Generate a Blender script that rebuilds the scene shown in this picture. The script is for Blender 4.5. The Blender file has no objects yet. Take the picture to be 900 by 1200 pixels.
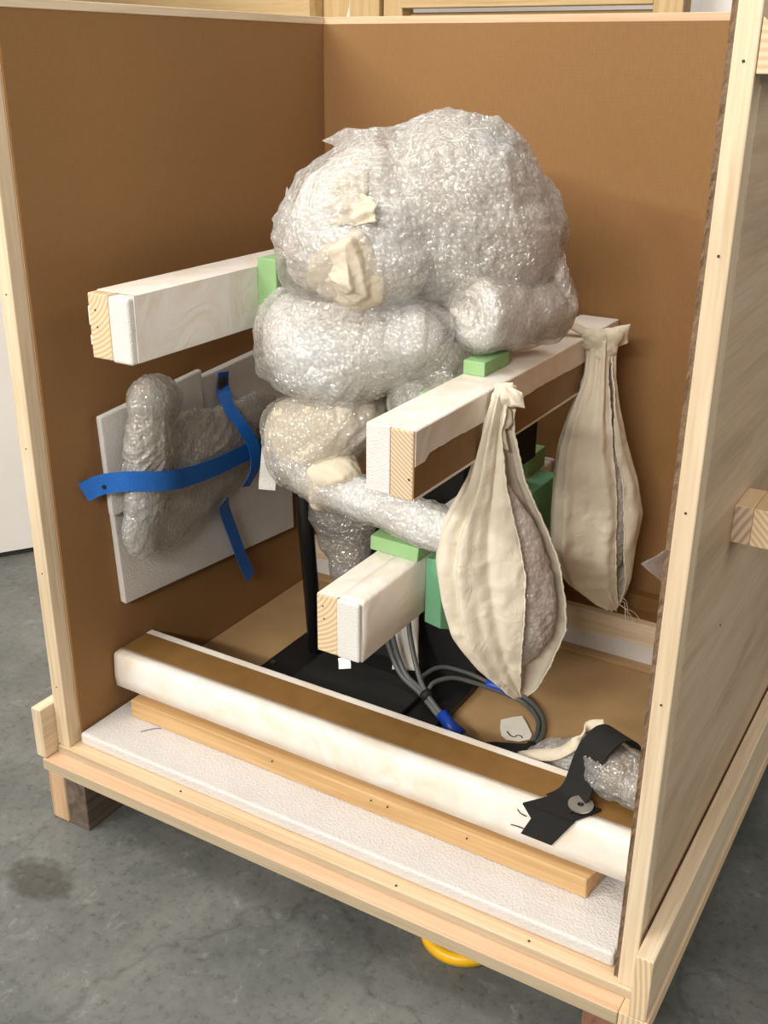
import bpy, bmesh, math, random
import numpy as np
from mathutils import Vector, Matrix
random.seed(7)
C = bpy.context.scene.collection
scn = bpy.context.scene
Z0 = 0.115                       # the crate deck stands this high above the concrete floor

# ------------------------------------------------------------------ camera
cam = bpy.data.cameras.new('camera')
camo = bpy.data.objects.new('camera', cam); C.objects.link(camo)
Rv = Vector((0.8588, 0.5122, 0.0085)); Uv = Vector((-0.2057, 0.3297, 0.9214)); Fv = Vector((-0.4692, 0.7931, -0.3885))
M = Matrix((Rv, Uv, -Fv)).transposed().to_4x4()
M.translation = Vector((1.0524, -0.9029, 0.9286 + Z0))
camo.matrix_world = M
cam.sensor_fit = 'VERTICAL'; cam.sensor_height = 36.0
cam.lens = 1256.56 / 1200 * 36.0
cam.clip_start = 0.02
scn.camera = camo

# ------------------------------------------------------------------ light
scn.view_settings.view_transform = 'Standard'
scn.view_settings.look = 'None'
scn.view_settings.gamma = 1.0
scn.view_settings.use_curve_mapping = False
scn.view_settings.exposure = 0.06
w = bpy.data.worlds.new('room_air'); scn.world = w; w.use_nodes = True
w.node_tree.nodes['Background'].inputs[0].default_value = (1.0, 0.95, 0.88, 1)
w.node_tree.nodes['Background'].inputs[1].default_value = 0.18

def area(name, loc, target, sx, sy, power, col=(1.0, 0.95, 0.87)):
    l = bpy.data.lights.new(name, 'AREA'); l.shape = 'RECTANGLE'; l.size = sx; l.size_y = sy
    l.energy = power; l.color = col
    o = bpy.data.objects.new(name, l); C.objects.link(o)
    o.location = loc
    o.rotation_euler = (Vector(target) - Vector(loc)).to_track_quat('-Z', 'Y').to_euler()
    return o
for loc, pw in (((-1.1, -2.5, 2.25), 62), ((0.82, -2.7, 2.0), 72), ((-0.9, -0.9, 2.85), 18), ((0.1, -0.45, 2.85), 14), ((-0.8, 0.75, 2.85), 12), ((0.2, 0.85, 2.85), 10)):
    area('ceiling_tube_light', loc, (0.3, 0.25, 0.45), 1.4, 0.14, pw)
area('right_soft_fill', (4.0, 0.6, 2.3), (0.85, 0.3, 0.5), 2.4, 2.0, 38, (1, .95, .88))  # unseen soft fill added on the right, made large to blur its shadow edge
# ------------------------------------------------------------------ materials
def mat(name):
    m = bpy.data.materials.new(name); m.use_nodes = True
    nt = m.node_tree; nt.nodes.clear()
    out = nt.nodes.new('ShaderNodeOutputMaterial')
    return m, nt, out
def N(nt, typ, **kw):
    n = nt.nodes.new(typ)
    for k, v in kw.items():
        if k in n.inputs: n.inputs[k].default_value = v
        else: setattr(n, k, v)
    return n
def L(nt, a, ao, b, bi): nt.links.new(a.outputs[ao], b.inputs[bi])
def coords(nt, scale=(1, 1, 1)):
    tc = N(nt, 'ShaderNodeTexCoord'); mp = N(nt, 'ShaderNodeMapping')
    mp.inputs['Scale'].default_value = scale
    L(nt, tc, 'Object', mp, 'Vector'); return mp
def ramp(nt, stops):
    r = N(nt, 'ShaderNodeValToRGB'); e = r.color_ramp.elements
    while len(e) < len(stops): e.new(0.5)
    for q, (p, c) in zip(e, stops): q.position = p; q.color = (*c, 1)
    return r
def principled(nt, out, rough=0.6, col=(.8, .8, .8), **kw):
    b = N(nt, 'ShaderNodeBsdfPrincipled'); b.inputs['Roughness'].default_value = rough
    b.inputs['Base Color'].default_value = (*col, 1)
    for k, v in kw.items(): b.inputs[k].default_value = v
    if out: L(nt, b, 0, out, 'Surface')
    return b
def bump(nt, src, so, bsdf, strength, dist, prev=None):
    b = N(nt, 'ShaderNodeBump'); b.inputs['Strength'].default_value = strength; b.inputs['Distance'].default_value = dist
    L(nt, src, so, b, 'Height')
    if prev: L(nt, prev, 0, b, 'Normal')
    if bsdf: L(nt, b, 0, bsdf, 'Normal')
    return b
def plain(name, col, rough=0.6, noise=0.12, scale=60, **kw):
    m, nt, out = mat(name); b = principled(nt, out, rough, col, **kw)
    mp = coords(nt); n = N(nt, 'ShaderNodeTexNoise', Scale=scale, Detail=4.0); L(nt, mp, 0, n, 'Vector')
    lo = tuple(c * (1 - noise) for c in col); hi = tuple(min(1, c * (1 + noise)) for c in col)
    r = ramp(nt, [(0.3, lo), (0.7, hi)]); L(nt, n, 0, r, 0); L(nt, r, 0, b, 'Base Color')
    bump(nt, n, 0, b, 0.15, 0.001)
    return m
def wood(name, axis, c1, c2, c3=None, rough=0.6, fine=1.0):
    m, nt, out = mat(name); b = principled(nt, out, rough)
    s = [34 * fine] * 3; s[axis] = 1.6
    mp = coords(nt, s); n = N(nt, 'ShaderNodeTexNoise', Scale=1.0, Detail=5.0, Roughness=0.6, Distortion=1.1)
    L(nt, mp, 0, n, 'Vector')
    r = ramp(nt, [(0.32, c2), (0.5, c1), (0.72, c3 or c1)]); L(nt, n, 0, r, 0)
    s2 = [260] * 3; s2[axis] = 9
    mp2 = coords(nt, s2); n2 = N(nt, 'ShaderNodeTexNoise', Scale=1.0, Detail=2.0); L(nt, mp2, 0, n2, 'Vector')
    mx = N(nt, 'ShaderNodeMix', data_type='RGBA', blend_type='MULTIPLY'); mx.inputs[0].default_value = 0.35
    r2 = ramp(nt, [(0.35, (.72, .66, .58)), (0.6, (1, 1, 1))]); L(nt, n2, 0, r2, 0)
    L(nt, r, 0, mx, 6); L(nt, r2, 0, mx, 7); L(nt, mx, 2, b, 'Base Color')
    bump(nt, n2, 0, b, 0.2, 0.0006)
    return m
def endgrain(name, axis, c1, c2, off=(0.06, 0.0, -0.1), scale=55):
    m, nt, out = mat(name); b = principled(nt, out, 0.7)
    tc = N(nt, 'ShaderNodeTexCoord'); mp = N(nt, 'ShaderNodeMapping'); mp.inputs['Location'].default_value = off
    L(nt, tc, 'Object', mp, 'Vector')
    wv = N(nt, 'ShaderNodeTexWave', wave_type='RINGS', rings_direction='XYZ'[axis], Scale=scale, Distortion=0.6, Detail=1.0)
    L(nt, mp, 0, wv, 'Vector')
    r = ramp(nt, [(0.25, c1), (0.85, c2)]); L(nt, wv, 'Fac', r, 0); L(nt, r, 0, b, 'Base Color')
    return m

PINE1, PINE2, PINE3 = (.72, .53, .33), (.60, .40, .21), (.80, .62, .42)
pine = [wood('pine_%s' % 'xyz'[a], a, PINE1, PINE2, PINE3) for a in range(3)]
pale = [wood('pale_pine_%s' % 'xyz'[a], a, (.74, .60, .42), (.62, .48, .31), (.80, .68, .50)) for a in range(3)]
lathm = wood('lath_pine', 0, (.62, .40, .19), (.50, .30, .13), (.68, .46, .24))
ply = wood('plywood_face', 1, (.60, .445, .305), (.48, .345, .225), (.66, .505, .36), fine=0.35)
pinkply = wood('edge_ply', 0, (.74, .50, .32), (.62, .38, .22), (.78, .56, .38))
edgewood = wood('weathered_shaded_edge', 0, (.50, .40, .27), (.42, .32, .20), (.56, .46, .33))  # greyer weathered pine, with shading of the front edges darkened into the colour
end_y = endgrain('pine_end_grain', 1, (.76, .60, .40), (.60, .42, .24))
end_y2 = endgrain('pine_end_grain_fine', 1, (.74, .58, .40), (.52, .36, .22), (-.47, 0, -.62), 75)
end_x = endgrain('pine_end_grain_side', 0, (.70, .55, .37), (.58, .42, .26))
end_c = endgrain('cleat_end_grain', 1, (.60, .46, .32), (.40, .28, .18), (-.80, 0, -.42), 42)
foot_light = wood('foot_pine', 2, (.60, .40, .24), (.44, .26, .14), (.66, .47, .30), rough=.8)
foot_dark = wood('weathered_wood', 1, (.13, .095, .07), (.08, .055, .04), (.18, .14, .105), rough=.85)
foot_red = wood('reddish_wood', 1, (.24, .11, .07), (.17, .07, .045), (.29, .14, .09), rough=.85)

def make_card():
    m, nt, out = mat('cardboard'); b = principled(nt, out, 0.75, **{'Specular IOR Level': 0.25})
    mp = coords(nt, (3, 3, 3)); n = N(nt, 'ShaderNodeTexNoise', Scale=1.0, Detail=3.0); L(nt, mp, 0, n, 'Vector')
    mp2 = coords(nt, (500, 500, 90)); n2 = N(nt, 'ShaderNodeTexNoise', Scale=1.0, Detail=2.0); L(nt, mp2, 0, n2, 'Vector')
    r = ramp(nt, [(0.3, (.272, .142, .054)), (0.7, (.295, .157, .062))]); L(nt, n, 0, r, 0)
    r2 = ramp(nt, [(0.3, (.86, .86, .86)), (0.7, (1, 1, 1))]); L(nt, n2, 0, r2, 0)
    mx = N(nt, 'ShaderNodeMix', data_type='RGBA', blend_type='MULTIPLY'); mx.inputs[0].default_value = 0.6
    L(nt, r, 0, mx, 6); L(nt, r2, 0, mx, 7); L(nt, mx, 2, b, 'Base Color')
    wv = N(nt, 'ShaderNodeTexWave', wave_type='BANDS', bands_direction='Z', Scale=60.0, Distortion=0.4); mp3 = coords(nt); L(nt, mp3, 0, wv, 'Vector')
    b1 = bump(nt, wv, 'Fac', None, 0.05, 0.0006)
    bump(nt, n2, 0, b, 0.1, 0.0004, b1)
    return m
card = make_card()
cardedge = plain('corrugated_edge', (.17, .11, .065), .9, .25, 420)
tan_board = plain('tan_floor_board', (.42, .27, .13), .55, .10, 14)
kraft = plain('kraft_paper', (.22, .115, .032), .5, .10, 40)

def make_foam(name, col, cell=420, sss=0.0, rough=.55):
    m, nt, out = mat(name); b = principled(nt, out, rough, col)
    if sss:
        b.inputs['Subsurface Weight'].default_value = sss; b.inputs['Subsurface Radius'].default_value = (.02, .016, .012)
        b.inputs['Subsurface Scale'].default_value = 1.0
    mp = coords(nt); v = N(nt, 'ShaderNodeTexVoronoi', Scale=float(cell), Randomness=1.0); L(nt, mp, 0, v, 'Vector')
    n = N(nt, 'ShaderNodeTexNoise', Scale=25.0, Detail=3.0); L(nt, mp, 0, n, 'Vector')
    r = ramp(nt, [(0.25, tuple(c * .93 for c in col)), (0.7, col)]); L(nt, n, 0, r, 0); L(nt, r, 0, b, 'Base Color')
    b1 = bump(nt, v, 'Distance', None, 0.3 if cell < 300 else .4, 0.0028 if cell < 300 else .0018)
    bump(nt, n, 0, b, 0.25, 0.004, b1)
    return m
foam = make_foam('white_foam', (.68, .65, .63), 280)
foam2 = make_foam('white_foam_smooth', (.76, .74, .71), 600)
greyfoam = make_foam('white_foam_sheet', (.72, .69, .66), 420)
green = make_foam('green_foam', (.31, .53, .24), 900, rough=.7)
teal = make_foam('teal_green_foam', (.20, .50, .29), 900, rough=.7)

def make_wrap():
    m, nt, out = mat('white_tissue_wrap'); b = principled(nt, out, 0.45, **{'Specular IOR Level': 0.35})
    mp = coords(nt, (9, 9, 9)); n = N(nt, 'ShaderNodeTexNoise', Scale=1.0, Detail=4.0, Distortion=2.5); L(nt, mp, 0, n, 'Vector')
    r = ramp(nt, [(0.3, (.80, .70, .58)), (0.5, (.84, .785, .71)), (0.68, (.86, .83, .79))]); L(nt, n, 0, r, 0); L(nt, r, 0, b, 'Base Color')
    bump(nt, n, 0, b, 0.35, 0.006)
    return m
tissue = make_wrap()

def make_muslin(name, col):
    m, nt, out = mat(name); b = principled(nt, None, 0.85, col, **{'Specular IOR Level': 0.2})
    mp = coords(nt, (900, 900, 900)); wv = N(nt, 'ShaderNodeTexNoise', Scale=1.0, Detail=1.0); L(nt, mp, 0, wv, 'Vector')
    mp2 = coords(nt, (26, 26, 26)); n = N(nt, 'ShaderNodeTexNoise', Scale=1.0, Detail=4.0, Distortion=1.5); L(nt, mp2, 0, n, 'Vector')
    r = ramp(nt, [(0.3, tuple(c * .94 for c in col)), (0.7, col)]); L(nt, n, 0, r, 0); L(nt, r, 0, b, 'Base Color')
    b1 = bump(nt, wv, 0, None, 0.2, 0.0006); bump(nt, n, 0, b, 0.5, 0.006, b1)
    t = N(nt, 'ShaderNodeBsdfTranslucent'); t.inputs[0].default_value = (*[c * .95 for c in col], 1)
    mx = N(nt, 'ShaderNodeMixShader'); mx.inputs[0].default_value = .18
    L(nt, b, 0, mx, 1); L(nt, t, 0, mx, 2); L(nt, mx, 0, out, 'Surface')
    return m
muslin = make_muslin('muslin', (.88, .80, .66))
muslin2 = make_muslin('muslin_cream', (.80, .71, .56))

def make_film(name, alpha, col, cell=150, rough=.17, bub=1.0, crease=.9, trans=.30, spec=1.0):
    """bubble wrap: glossy film with round air cells over a soft, light-scattering body, partly see-through"""
    m, nt, out = mat(name)
    mp = coords(nt)
    nd = N(nt, 'ShaderNodeTexNoise', Scale=30.0, Detail=2.0); L(nt, mp, 0, nd, 'Vector')
    v = N(nt, 'ShaderNodeTexVoronoi', feature='SMOOTH_F1', Scale=float(cell), Randomness=.6, Smoothness=.2); L(nt, mp, 0, v, 'Vector')
    dome = ramp(nt, [(0.0, (1, 1, 1)), (0.3, (.8, .8, .8)), (0.62, (0, 0, 0))]); L(nt, v, 'Distance', dome, 0)
    cr = N(nt, 'ShaderNodeTexNoise', noise_type='RIDGED_MULTIFRACTAL', Scale=26.0, Detail=4.0, Distortion=1.2); L(nt, mp, 0, cr, 'Vector')
    v2 = N(nt, 'ShaderNodeTexVoronoi', feature='F1', Scale=float(cell) * 1.25, Randomness=.8); 
    mo = N(nt, 'ShaderNodeVectorMath', operation='ADD'); mo.inputs[1].default_value = (.37, .11, .23); L(nt, mp, 0, mo, 0); L(nt, mo, 0, v2, 'Vector')
    both = N(nt, 'ShaderNodeMath', operation='ADD'); L(nt, dome, 0, both, 0)
    d2 = ramp(nt, [(0.1, (1, 1, 1)), (0.55, (0, 0, 0))]); L(nt, v2, 'Distance', d2, 0); L(nt, d2, 0, both, 1)
    half = N(nt, 'ShaderNodeMath', operation='MULTIPLY'); half.inputs[1].default_value = .5; L(nt, both, 0, half, 0)
    soft = bump(nt, half, 0, None, .30 * bub, .0022)
    b0 = bump(nt, cr, 0, None, crease, .004)
    hard = bump(nt, half, 0, None, .8 * bub, .0036, b0)
    lowf = N(nt, 'ShaderNodeTexNoise', Scale=9.0, Detail=2.0); L(nt, mp, 0, lowf, 'Vector')
    tint = ramp(nt, [(0.38, (.90, .85, .78)), (0.62, (1, 1, 1))]); L(nt, lowf, 0, tint, 0)
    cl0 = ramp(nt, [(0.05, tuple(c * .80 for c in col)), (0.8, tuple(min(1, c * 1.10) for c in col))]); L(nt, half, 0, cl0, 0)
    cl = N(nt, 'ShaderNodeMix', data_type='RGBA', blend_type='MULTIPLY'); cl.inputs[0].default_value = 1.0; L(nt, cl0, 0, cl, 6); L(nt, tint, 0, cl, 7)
    d = N(nt, 'ShaderNodeBsdfDiffuse'); L(nt, cl, 2, d, 0); L(nt, soft, 0, d, 'Normal')
    tr = N(nt, 'ShaderNodeBsdfTranslucent'); L(nt, cl, 2, tr, 0)
    m1 = N(nt, 'ShaderNodeMixShader'); m1.inputs[0].default_value = trans; L(nt, d, 0, m1, 1); L(nt, tr, 0, m1, 2)
    g = N(nt, 'ShaderNodeBsdfGlossy', Roughness=rough); g.inputs[0].default_value = (.95, .95, .95, 1); L(nt, hard, 0, g, 'Normal')
    fr = N(nt, 'ShaderNodeFresnel', IOR=1.5); L(nt, hard, 0, fr, 'Normal')
    ma = N(nt, 'ShaderNodeMath', operation='MULTIPLY_ADD'); ma.inputs[1].default_value = .28 * spec; ma.inputs[2].default_value = .085 * spec; ma.use_clamp = True; L(nt, fr, 0, ma, 0)
    if alpha < 1:
        t = N(nt, 'ShaderNodeBsdfTransparent'); t.inputs[0].default_value = (.985, .985, .985, 1)
        ar = ramp(nt, [(0.3, (alpha * .7,) * 3), (0.7, (min(1, alpha * 1.3),) * 3)]); L(nt, nd, 0, ar, 0)
        mx = N(nt, 'ShaderNodeMixShader'); L(nt, ar, 0, mx, 0); L(nt, t, 0, mx, 1); L(nt, m1, 0, mx, 2); m1 = mx
    m2 = N(nt, 'ShaderNodeMixShader'); L(nt, ma, 0, m2, 0); L(nt, m1, 0, m2, 1); L(nt, g, 0, m2, 2)
    L(nt, m2, 0, out, 'Surface')
    return m
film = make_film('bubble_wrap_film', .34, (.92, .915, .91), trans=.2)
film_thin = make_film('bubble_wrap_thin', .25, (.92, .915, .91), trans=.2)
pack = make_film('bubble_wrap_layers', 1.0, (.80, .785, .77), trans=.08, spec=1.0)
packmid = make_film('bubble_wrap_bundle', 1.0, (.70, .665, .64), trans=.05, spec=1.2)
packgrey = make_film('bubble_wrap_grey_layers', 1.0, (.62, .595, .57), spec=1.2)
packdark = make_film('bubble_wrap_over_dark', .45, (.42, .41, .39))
clear = make_film('clear_plastic', .30, (.8, .8, .82), bub=0.0, crease=.5)

blue = plain('blue_webbing', (.008, .12, .46), .55, .2, 500)
blue_tape = plain('blue_tape', (.01, .06, .42), .4, .1, 100)
blackfab = plain('black_fabric', (.007, .007, .007), .85, .3, 700)
blackmet = plain('black_painted_steel', (.010, .010, .011), .38, .2, 60)
blackmat = plain('matt_black', (.008, .008, .008), .7, .2, 60)
steel = plain('zinc_washer', (.52, .51, .47), .35, .1, 90, Metallic=.8)
oldsteel = plain('dark_washer', (.10, .09, .075), .5, .2, 90, Metallic=.5)
greycable = plain('grey_cable', (.10, .107, .107), .4, .1, 90)
paper = plain('white_paper', (.80, .77, .70), .7, .04, 30)
thread = plain('thread', (.75, .70, .58), .9, .05, 30)
ink = plain('black_ink', (.01, .01, .012), .6, .1, 30)
blueink = plain('blue_ink', (.01, .05, .25), .6, .1, 30)
hole = plain('nail_head', (.05, .035, .025), .7, .2, 30)
yellow = plain('yellow_plastic', (.85, .47, .012), .35, .1, 40)
whitewall = plain('white_panel', (.83, .80, .77), .5, .03, 6)
darkgap = plain('dark_strip', (.03, .03, .03), .7, .1, 20)
rackwood = wood('rack_pine', 0, (.60, .42, .20), (.50, .33, .14), (.66, .48, .26))
rackwood_z = wood('rack_pine_upright', 2, (.60, .42, .20), (.48, .31, .13), (.66, .48, .26))

def make_concrete():
    m, nt, out = mat('concrete'); b = principled(nt, out, 0.5, **{'Specular IOR Level': 0.4})
    mp = coords(nt)
    n = N(nt, 'ShaderNodeTexNoise', Scale=5.0, Detail=8.0, Roughness=.65); L(nt, mp, 0, n, 'Vector')
    r = ramp(nt, [(0.30, (.085,.094,.088)), (0.5, (.138,.145,.135)), (0.72, (.20,.207,.19))]); L(nt, n, 0, r, 0)
    n2 = N(nt, 'ShaderNodeTexNoise', Scale=70.0, Detail=5.0, Roughness=.75); L(nt, mp, 0, n2, 'Vector')
    r2 = ramp(nt, [(0.33, (.42, .42, .42)), (0.45, (.88, .88, .88)), (0.60, (1, 1, 1)), (0.72, (1.0, 1.0, 1.0))]); L(nt, n2, 0, r2, 0)
    mx = N(nt, 'ShaderNodeMix', data_type='RGBA', blend_type='MULTIPLY'); mx.inputs[0].default_value = .75
    L(nt, r, 0, mx, 6); L(nt, r2, 0, mx, 7)
    # an old oil stain beside the crate
    mp3 = N(nt, 'ShaderNodeMapping'); tc = N(nt, 'ShaderNodeTexCoord'); L(nt, tc, 'Object', mp3, 'Vector')
    mp3.inputs['Location'].default_value = (-STAIN[0] / .055, -STAIN[1] / .035, 0); mp3.inputs['Scale'].default_value = (1 / .055, 1 / .035, 0)
    ln = N(nt, 'ShaderNodeVectorMath', operation='LENGTH'); L(nt, mp3, 0, ln, 0)
    add = N(nt, 'ShaderNodeMath', operation='ADD'); L(nt, ln, 'Value', add, 0)
    n3 = N(nt, 'ShaderNodeTexNoise', Scale=45.0, Detail=4.0); L(nt, mp, 0, n3, 'Vector'); L(nt, n3, 0, add, 1)
    r3 = ramp(nt, [(0.75, (.42, .40, .37)), (1.0, (1, 1, 1))]); 
    ml = N(nt, 'ShaderNodeMath', operation='MULTIPLY'); ml.inputs[1].default_value = .62; L(nt, add, 0, ml, 0); L(nt, ml, 0, r3, 0)
    mx2 = N(nt, 'ShaderNodeMix', data_type='RGBA', blend_type='MULTIPLY'); mx2.inputs[0].default_value = .85
    L(nt, mx, 2, mx2, 6); L(nt, r3, 0, mx2, 7)
    # pale scuffs
    n5 = N(nt, 'ShaderNodeTexNoise', Scale=28.0, Detail=6.0, Roughness=.8, Distortion=.6); L(nt, mp, 0, n5, 'Vector')
    r5 = ramp(nt, [(0.57, (0, 0, 0)), (0.72, (.10, .103, .096))]); L(nt, n5, 0, r5, 0)
    mx9 = N(nt, 'ShaderNodeMix', data_type='RGBA', blend_type='ADD'); mx9.inputs[0].default_value = 1.0
    L(nt, mx2, 2, mx9, 6); L(nt, r5, 0, mx9, 7); mx2 = mx9
    # hairline cracks
    vo = N(nt, 'ShaderNodeTexVoronoi', feature='DISTANCE_TO_EDGE', Scale=1.7)
    nw = N(nt, 'ShaderNodeTexNoise', Scale=6.0, Detail=4.0); L(nt, mp, 0, nw, 'Vector')
    vm = N(nt, 'ShaderNodeVectorMath', operation='MULTIPLY_ADD'); L(nt, nw, 'Color', vm, 0); vm.inputs[1].default_value = (.25, .25, 0); L(nt, mp, 0, vm, 2)
    L(nt, vm, 0, vo, 'Vector')
    r4 = ramp(nt, [(0.0, (.62, .62, .62)), (0.006, (1, 1, 1))]); L(nt, vo, 'Distance', r4, 0)
    mx3 = N(nt, 'ShaderNodeMix', data_type='RGBA', blend_type='MULTIPLY'); mx3.inputs[0].default_value = .6
    L(nt, mx2, 2, mx3, 6); L(nt, r4, 0, mx3, 7)
    L(nt, mx3, 2, b, 'Base Color')
    bump(nt, n2, 0, b, .25, .002)
    return m
STAIN = (0.0545, -0.142)
concrete = make_concrete()

# ------------------------------------------------------------------ mesh helpers
BASES = {}
def thing(name, label, cat, base, group=None):
    o = bpy.data.objects.new(name, None); C.objects.link(o)
    o.location = (base[0], base[1], base[2] + Z0); o.empty_display_size = .02
    o['label'] = label; o['category'] = cat
    if group: o['group'] = group
    BASES[o.name] = Vector(base)
    return o
class MB:
    def __init__(s): s.v = []; s.f = []; s.m = []
    def add(s, vs, fs, mi=0):
        k = len(s.v); s.v += [tuple(v) for v in vs]; s.f += [tuple(i + k for i in f) for f in fs]; s.m += ([mi] * len(fs) if isinstance(mi, int) else mi)
        return s
    def box(s, a, b, ends=None, mi=0, mend=1):
        (x0, y0, z0), (x1, y1, z1) = a, b
        vs = [(x0, y0, z0), (x1, y0, z0), (x1, y1, z0), (x0, y1, z0), (x0, y0, z1), (x1, y0, z1), (x1, y1, z1), (x0, y1, z1)]
        fs = [(0, 3, 2, 1), (4, 5, 6, 7), (0, 1, 5, 4), (2, 3, 7, 6), (1, 2, 6, 5), (3, 0, 4, 7)]
        ax = [2, 2, 1, 1, 0, 0]
        return s.add(vs, fs, [mend if ends is not None and q == ends else mi for q in ax])
    def hexa(s, vs, mi=0):      # eight corners: four below, four above
        return s.add(vs, [(0, 3, 2, 1), (4, 5, 6, 7), (0, 1, 5, 4), (2, 3, 7, 6), (1, 2, 6, 5), (3, 0, 4, 7)], mi)
    def prism(s, poly, vec, mi=0):
        n = len(poly); vec = Vector(vec)
        vs = [Vector(p) for p in poly] + [Vector(p) + vec for p in poly]
        fs = [tuple(range(n))[::-1], tuple(range(n, 2 * n))] + [(i, (i + 1) % n, n + (i + 1) % n, n + i) for i in range(n)]
        return s.add(vs, fs, mi)
    def tube(s, pts, r, seg=10, mi=0, cap=True):
        pts = [Vector(p) for p in pts]; n = len(pts); rr = r if isinstance(r, (list, tuple)) else [r] * n
        vs = []; up = None
        for i, p in enumerate(pts):
            t = (pts[min(i + 1, n - 1)] - pts[max(i - 1, 0)]).normalized()
            if up is None: up = t.orthogonal().normalized()
            up = (up - t * up.dot(t)).normalized(); sd = t.cross(up)
            for k in range(seg):
                a = 2 * math.pi * k / seg; vs.append(p + (up * math.cos(a) + sd * math.sin(a)) * rr[i])
        fs = [(i * seg + k, i * seg + (k + 1) % seg, (i + 1) * seg + (k + 1) % seg, (i + 1) * seg + k) for i in range(n - 1) for k in range(seg)]
        if cap: fs += [tuple(range(seg))[::-1], tuple(range((n - 1) * seg, n * seg))]
        return s.add(vs, fs, mi)
    def grid(s, rows, mi=0, closed=False):
        n = len(rows[0]); vs = [p for r in rows for p in r]
        k = n if closed else n - 1
        fs = [(i * n + j, i * n + (j + 1) % n, (i + 1) * n + (j + 1) % n, (i + 1) * n + j) for i in range(len(rows) - 1) for j in range(k)]
        return s.add(vs, fs, mi)
    def ribbon(s, pts, side, width, thick=.0012, mi=0):
        """a flat strap along pts; side = one vector or a vector per point"""
        pts = [Vector(p) for p in pts]; rows = []
        for i, p in enumerate(pts):
            sd = Vector(side[i] if isinstance(side, list) else side).normalized()
            wd = width[i] if isinstance(width, list) else width
            t = (pts[min(i + 1, len(pts) - 1)] - pts[max(i - 1, 0)]).normalized()
            sd = (sd - t * sd.dot(t)).normalized(); nn = t.cross(sd).normalized() * thick * .5
            a, b = p - sd * wd * .5, p + sd * wd * .5
            rows.append([a + nn, p * 1 + nn, b + nn, b - nn, p - nn, a - nn])
        k = len(s.v); s.grid(rows, mi, closed=True)
        n = 6; s.f += [tuple(k + i for i in range(n))[::-1], tuple(k + (len(rows) - 1) * n + i for i in range(n))]; s.m += [mi, mi]
        return s
    def disc(s, c, nrm, r, h, seg=24, hole_r=0.0, mi=0):
        c = Vector(c); nrm = Vector(nrm).normalized(); a = nrm.orthogonal().normalized(); b = nrm.cross(a)
        prof = [(hole_r, 0), (r, 0), (r, h), (hole_r, h)]
        rows = [[c + (a * math.cos(t) + b * math.sin(t)) * max(q, .00001) + nrm * z for t in [2 * math.pi * k / seg for k in range(seg)]] for q, z in prof + [prof[0]]]
        return s.grid(rows, mi, closed=True)
def catmull(pts, n=8):
    pts = [Vector(p) for p in pts]; q = [pts[0] * 2 - pts[1]] + pts + [pts[-1] * 2 - pts[-2]]; out = []
    for i in range(1, len(q) - 2):
        for k in range(n):
            t = k / n; a, b, c, d = q[i - 1], q[i], q[i + 1], q[i + 2]
            out.append(.5 * ((2 * b) + (c - a) * t + (2 * a - 5 * b + 4 * c - d) * t * t + (3 * b - a - 3 * c + d) * t ** 3))
    out.append(pts[-1]); return out
def root_of(o):
    while o.parent: o = o.parent
    return o
def obj(name, mb, mats, parent=None, bevel=0, smooth=False, label=None, solid=0, sub=0, seg=2):
    me = bpy.data.meshes.new(name)
    base = BASES[root_of(parent).name] if parent else Vector((0, 0, -Z0))
    if isinstance(mb, MB): vs = [tuple(Vector(v) - base) for v in mb.v]; me.from_pydata(vs, [], mb.f); mi = mb.m
    else:
        V, Fc = mb; me.from_pydata((np.asarray(V) - np.array(base)).tolist(), [], Fc); mi = None
    for m_ in (mats if isinstance(mats, (list, tuple)) else [mats]): me.materials.append(m_)
    if mi: me.polygons.foreach_set('material_index', mi)
    me.polygons.foreach_set('use_smooth', [smooth] * len(me.polygons))
    bm = bmesh.new(); bm.from_mesh(me); bmesh.ops.recalc_face_normals(bm, faces=bm.faces); bm.to_mesh(me); bm.free()
    me.update()
    o = bpy.data.objects.new(name, me); C.objects.link(o)
    if parent: o.parent = parent
    if sub: q = o.modifiers.new('smooth', 'SUBSURF'); q.levels = sub; q.render_levels = sub
    if solid: q = o.modifiers.new('thick', 'SOLIDIFY'); q.thickness = solid; q.offset = 0
    if bevel:
        q = o.modifiers.new('bevel', 'BEVEL'); q.width = bevel; q.segments = seg; q.limit_method = 'ANGLE'; q.angle_limit = math.radians(40)
    if label: o['label'] = label
    return o
def single(name, mb, mats, label, cat, base, group=None, **kw):
    """a thing that is one mesh, its origin at its base"""
    BASES[name + '#tmp'] = Vector(base)
    me_o = obj(name, MB().add([Vector(v) - Vector(base) + Vector((0, 0, -Z0)) for v in mb.v], mb.f, mb.m) if isinstance(mb, MB) else (np.asarray(mb[0]) - np.array(base) + np.array((0, 0, -Z0)), mb[1]), mats, None, **kw)
    me_o.location = (base[0], base[1], base[2] + Z0); me_o['label'] = label; me_o['category'] = cat
    if group: me_o['group'] = group
    BASES[me_o.name] = Vector(base)
    return me_o
def structure(name, mb, m, **kw):
    o = obj(name, mb, m, None, **kw); o['kind'] = 'structure'; return o

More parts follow.
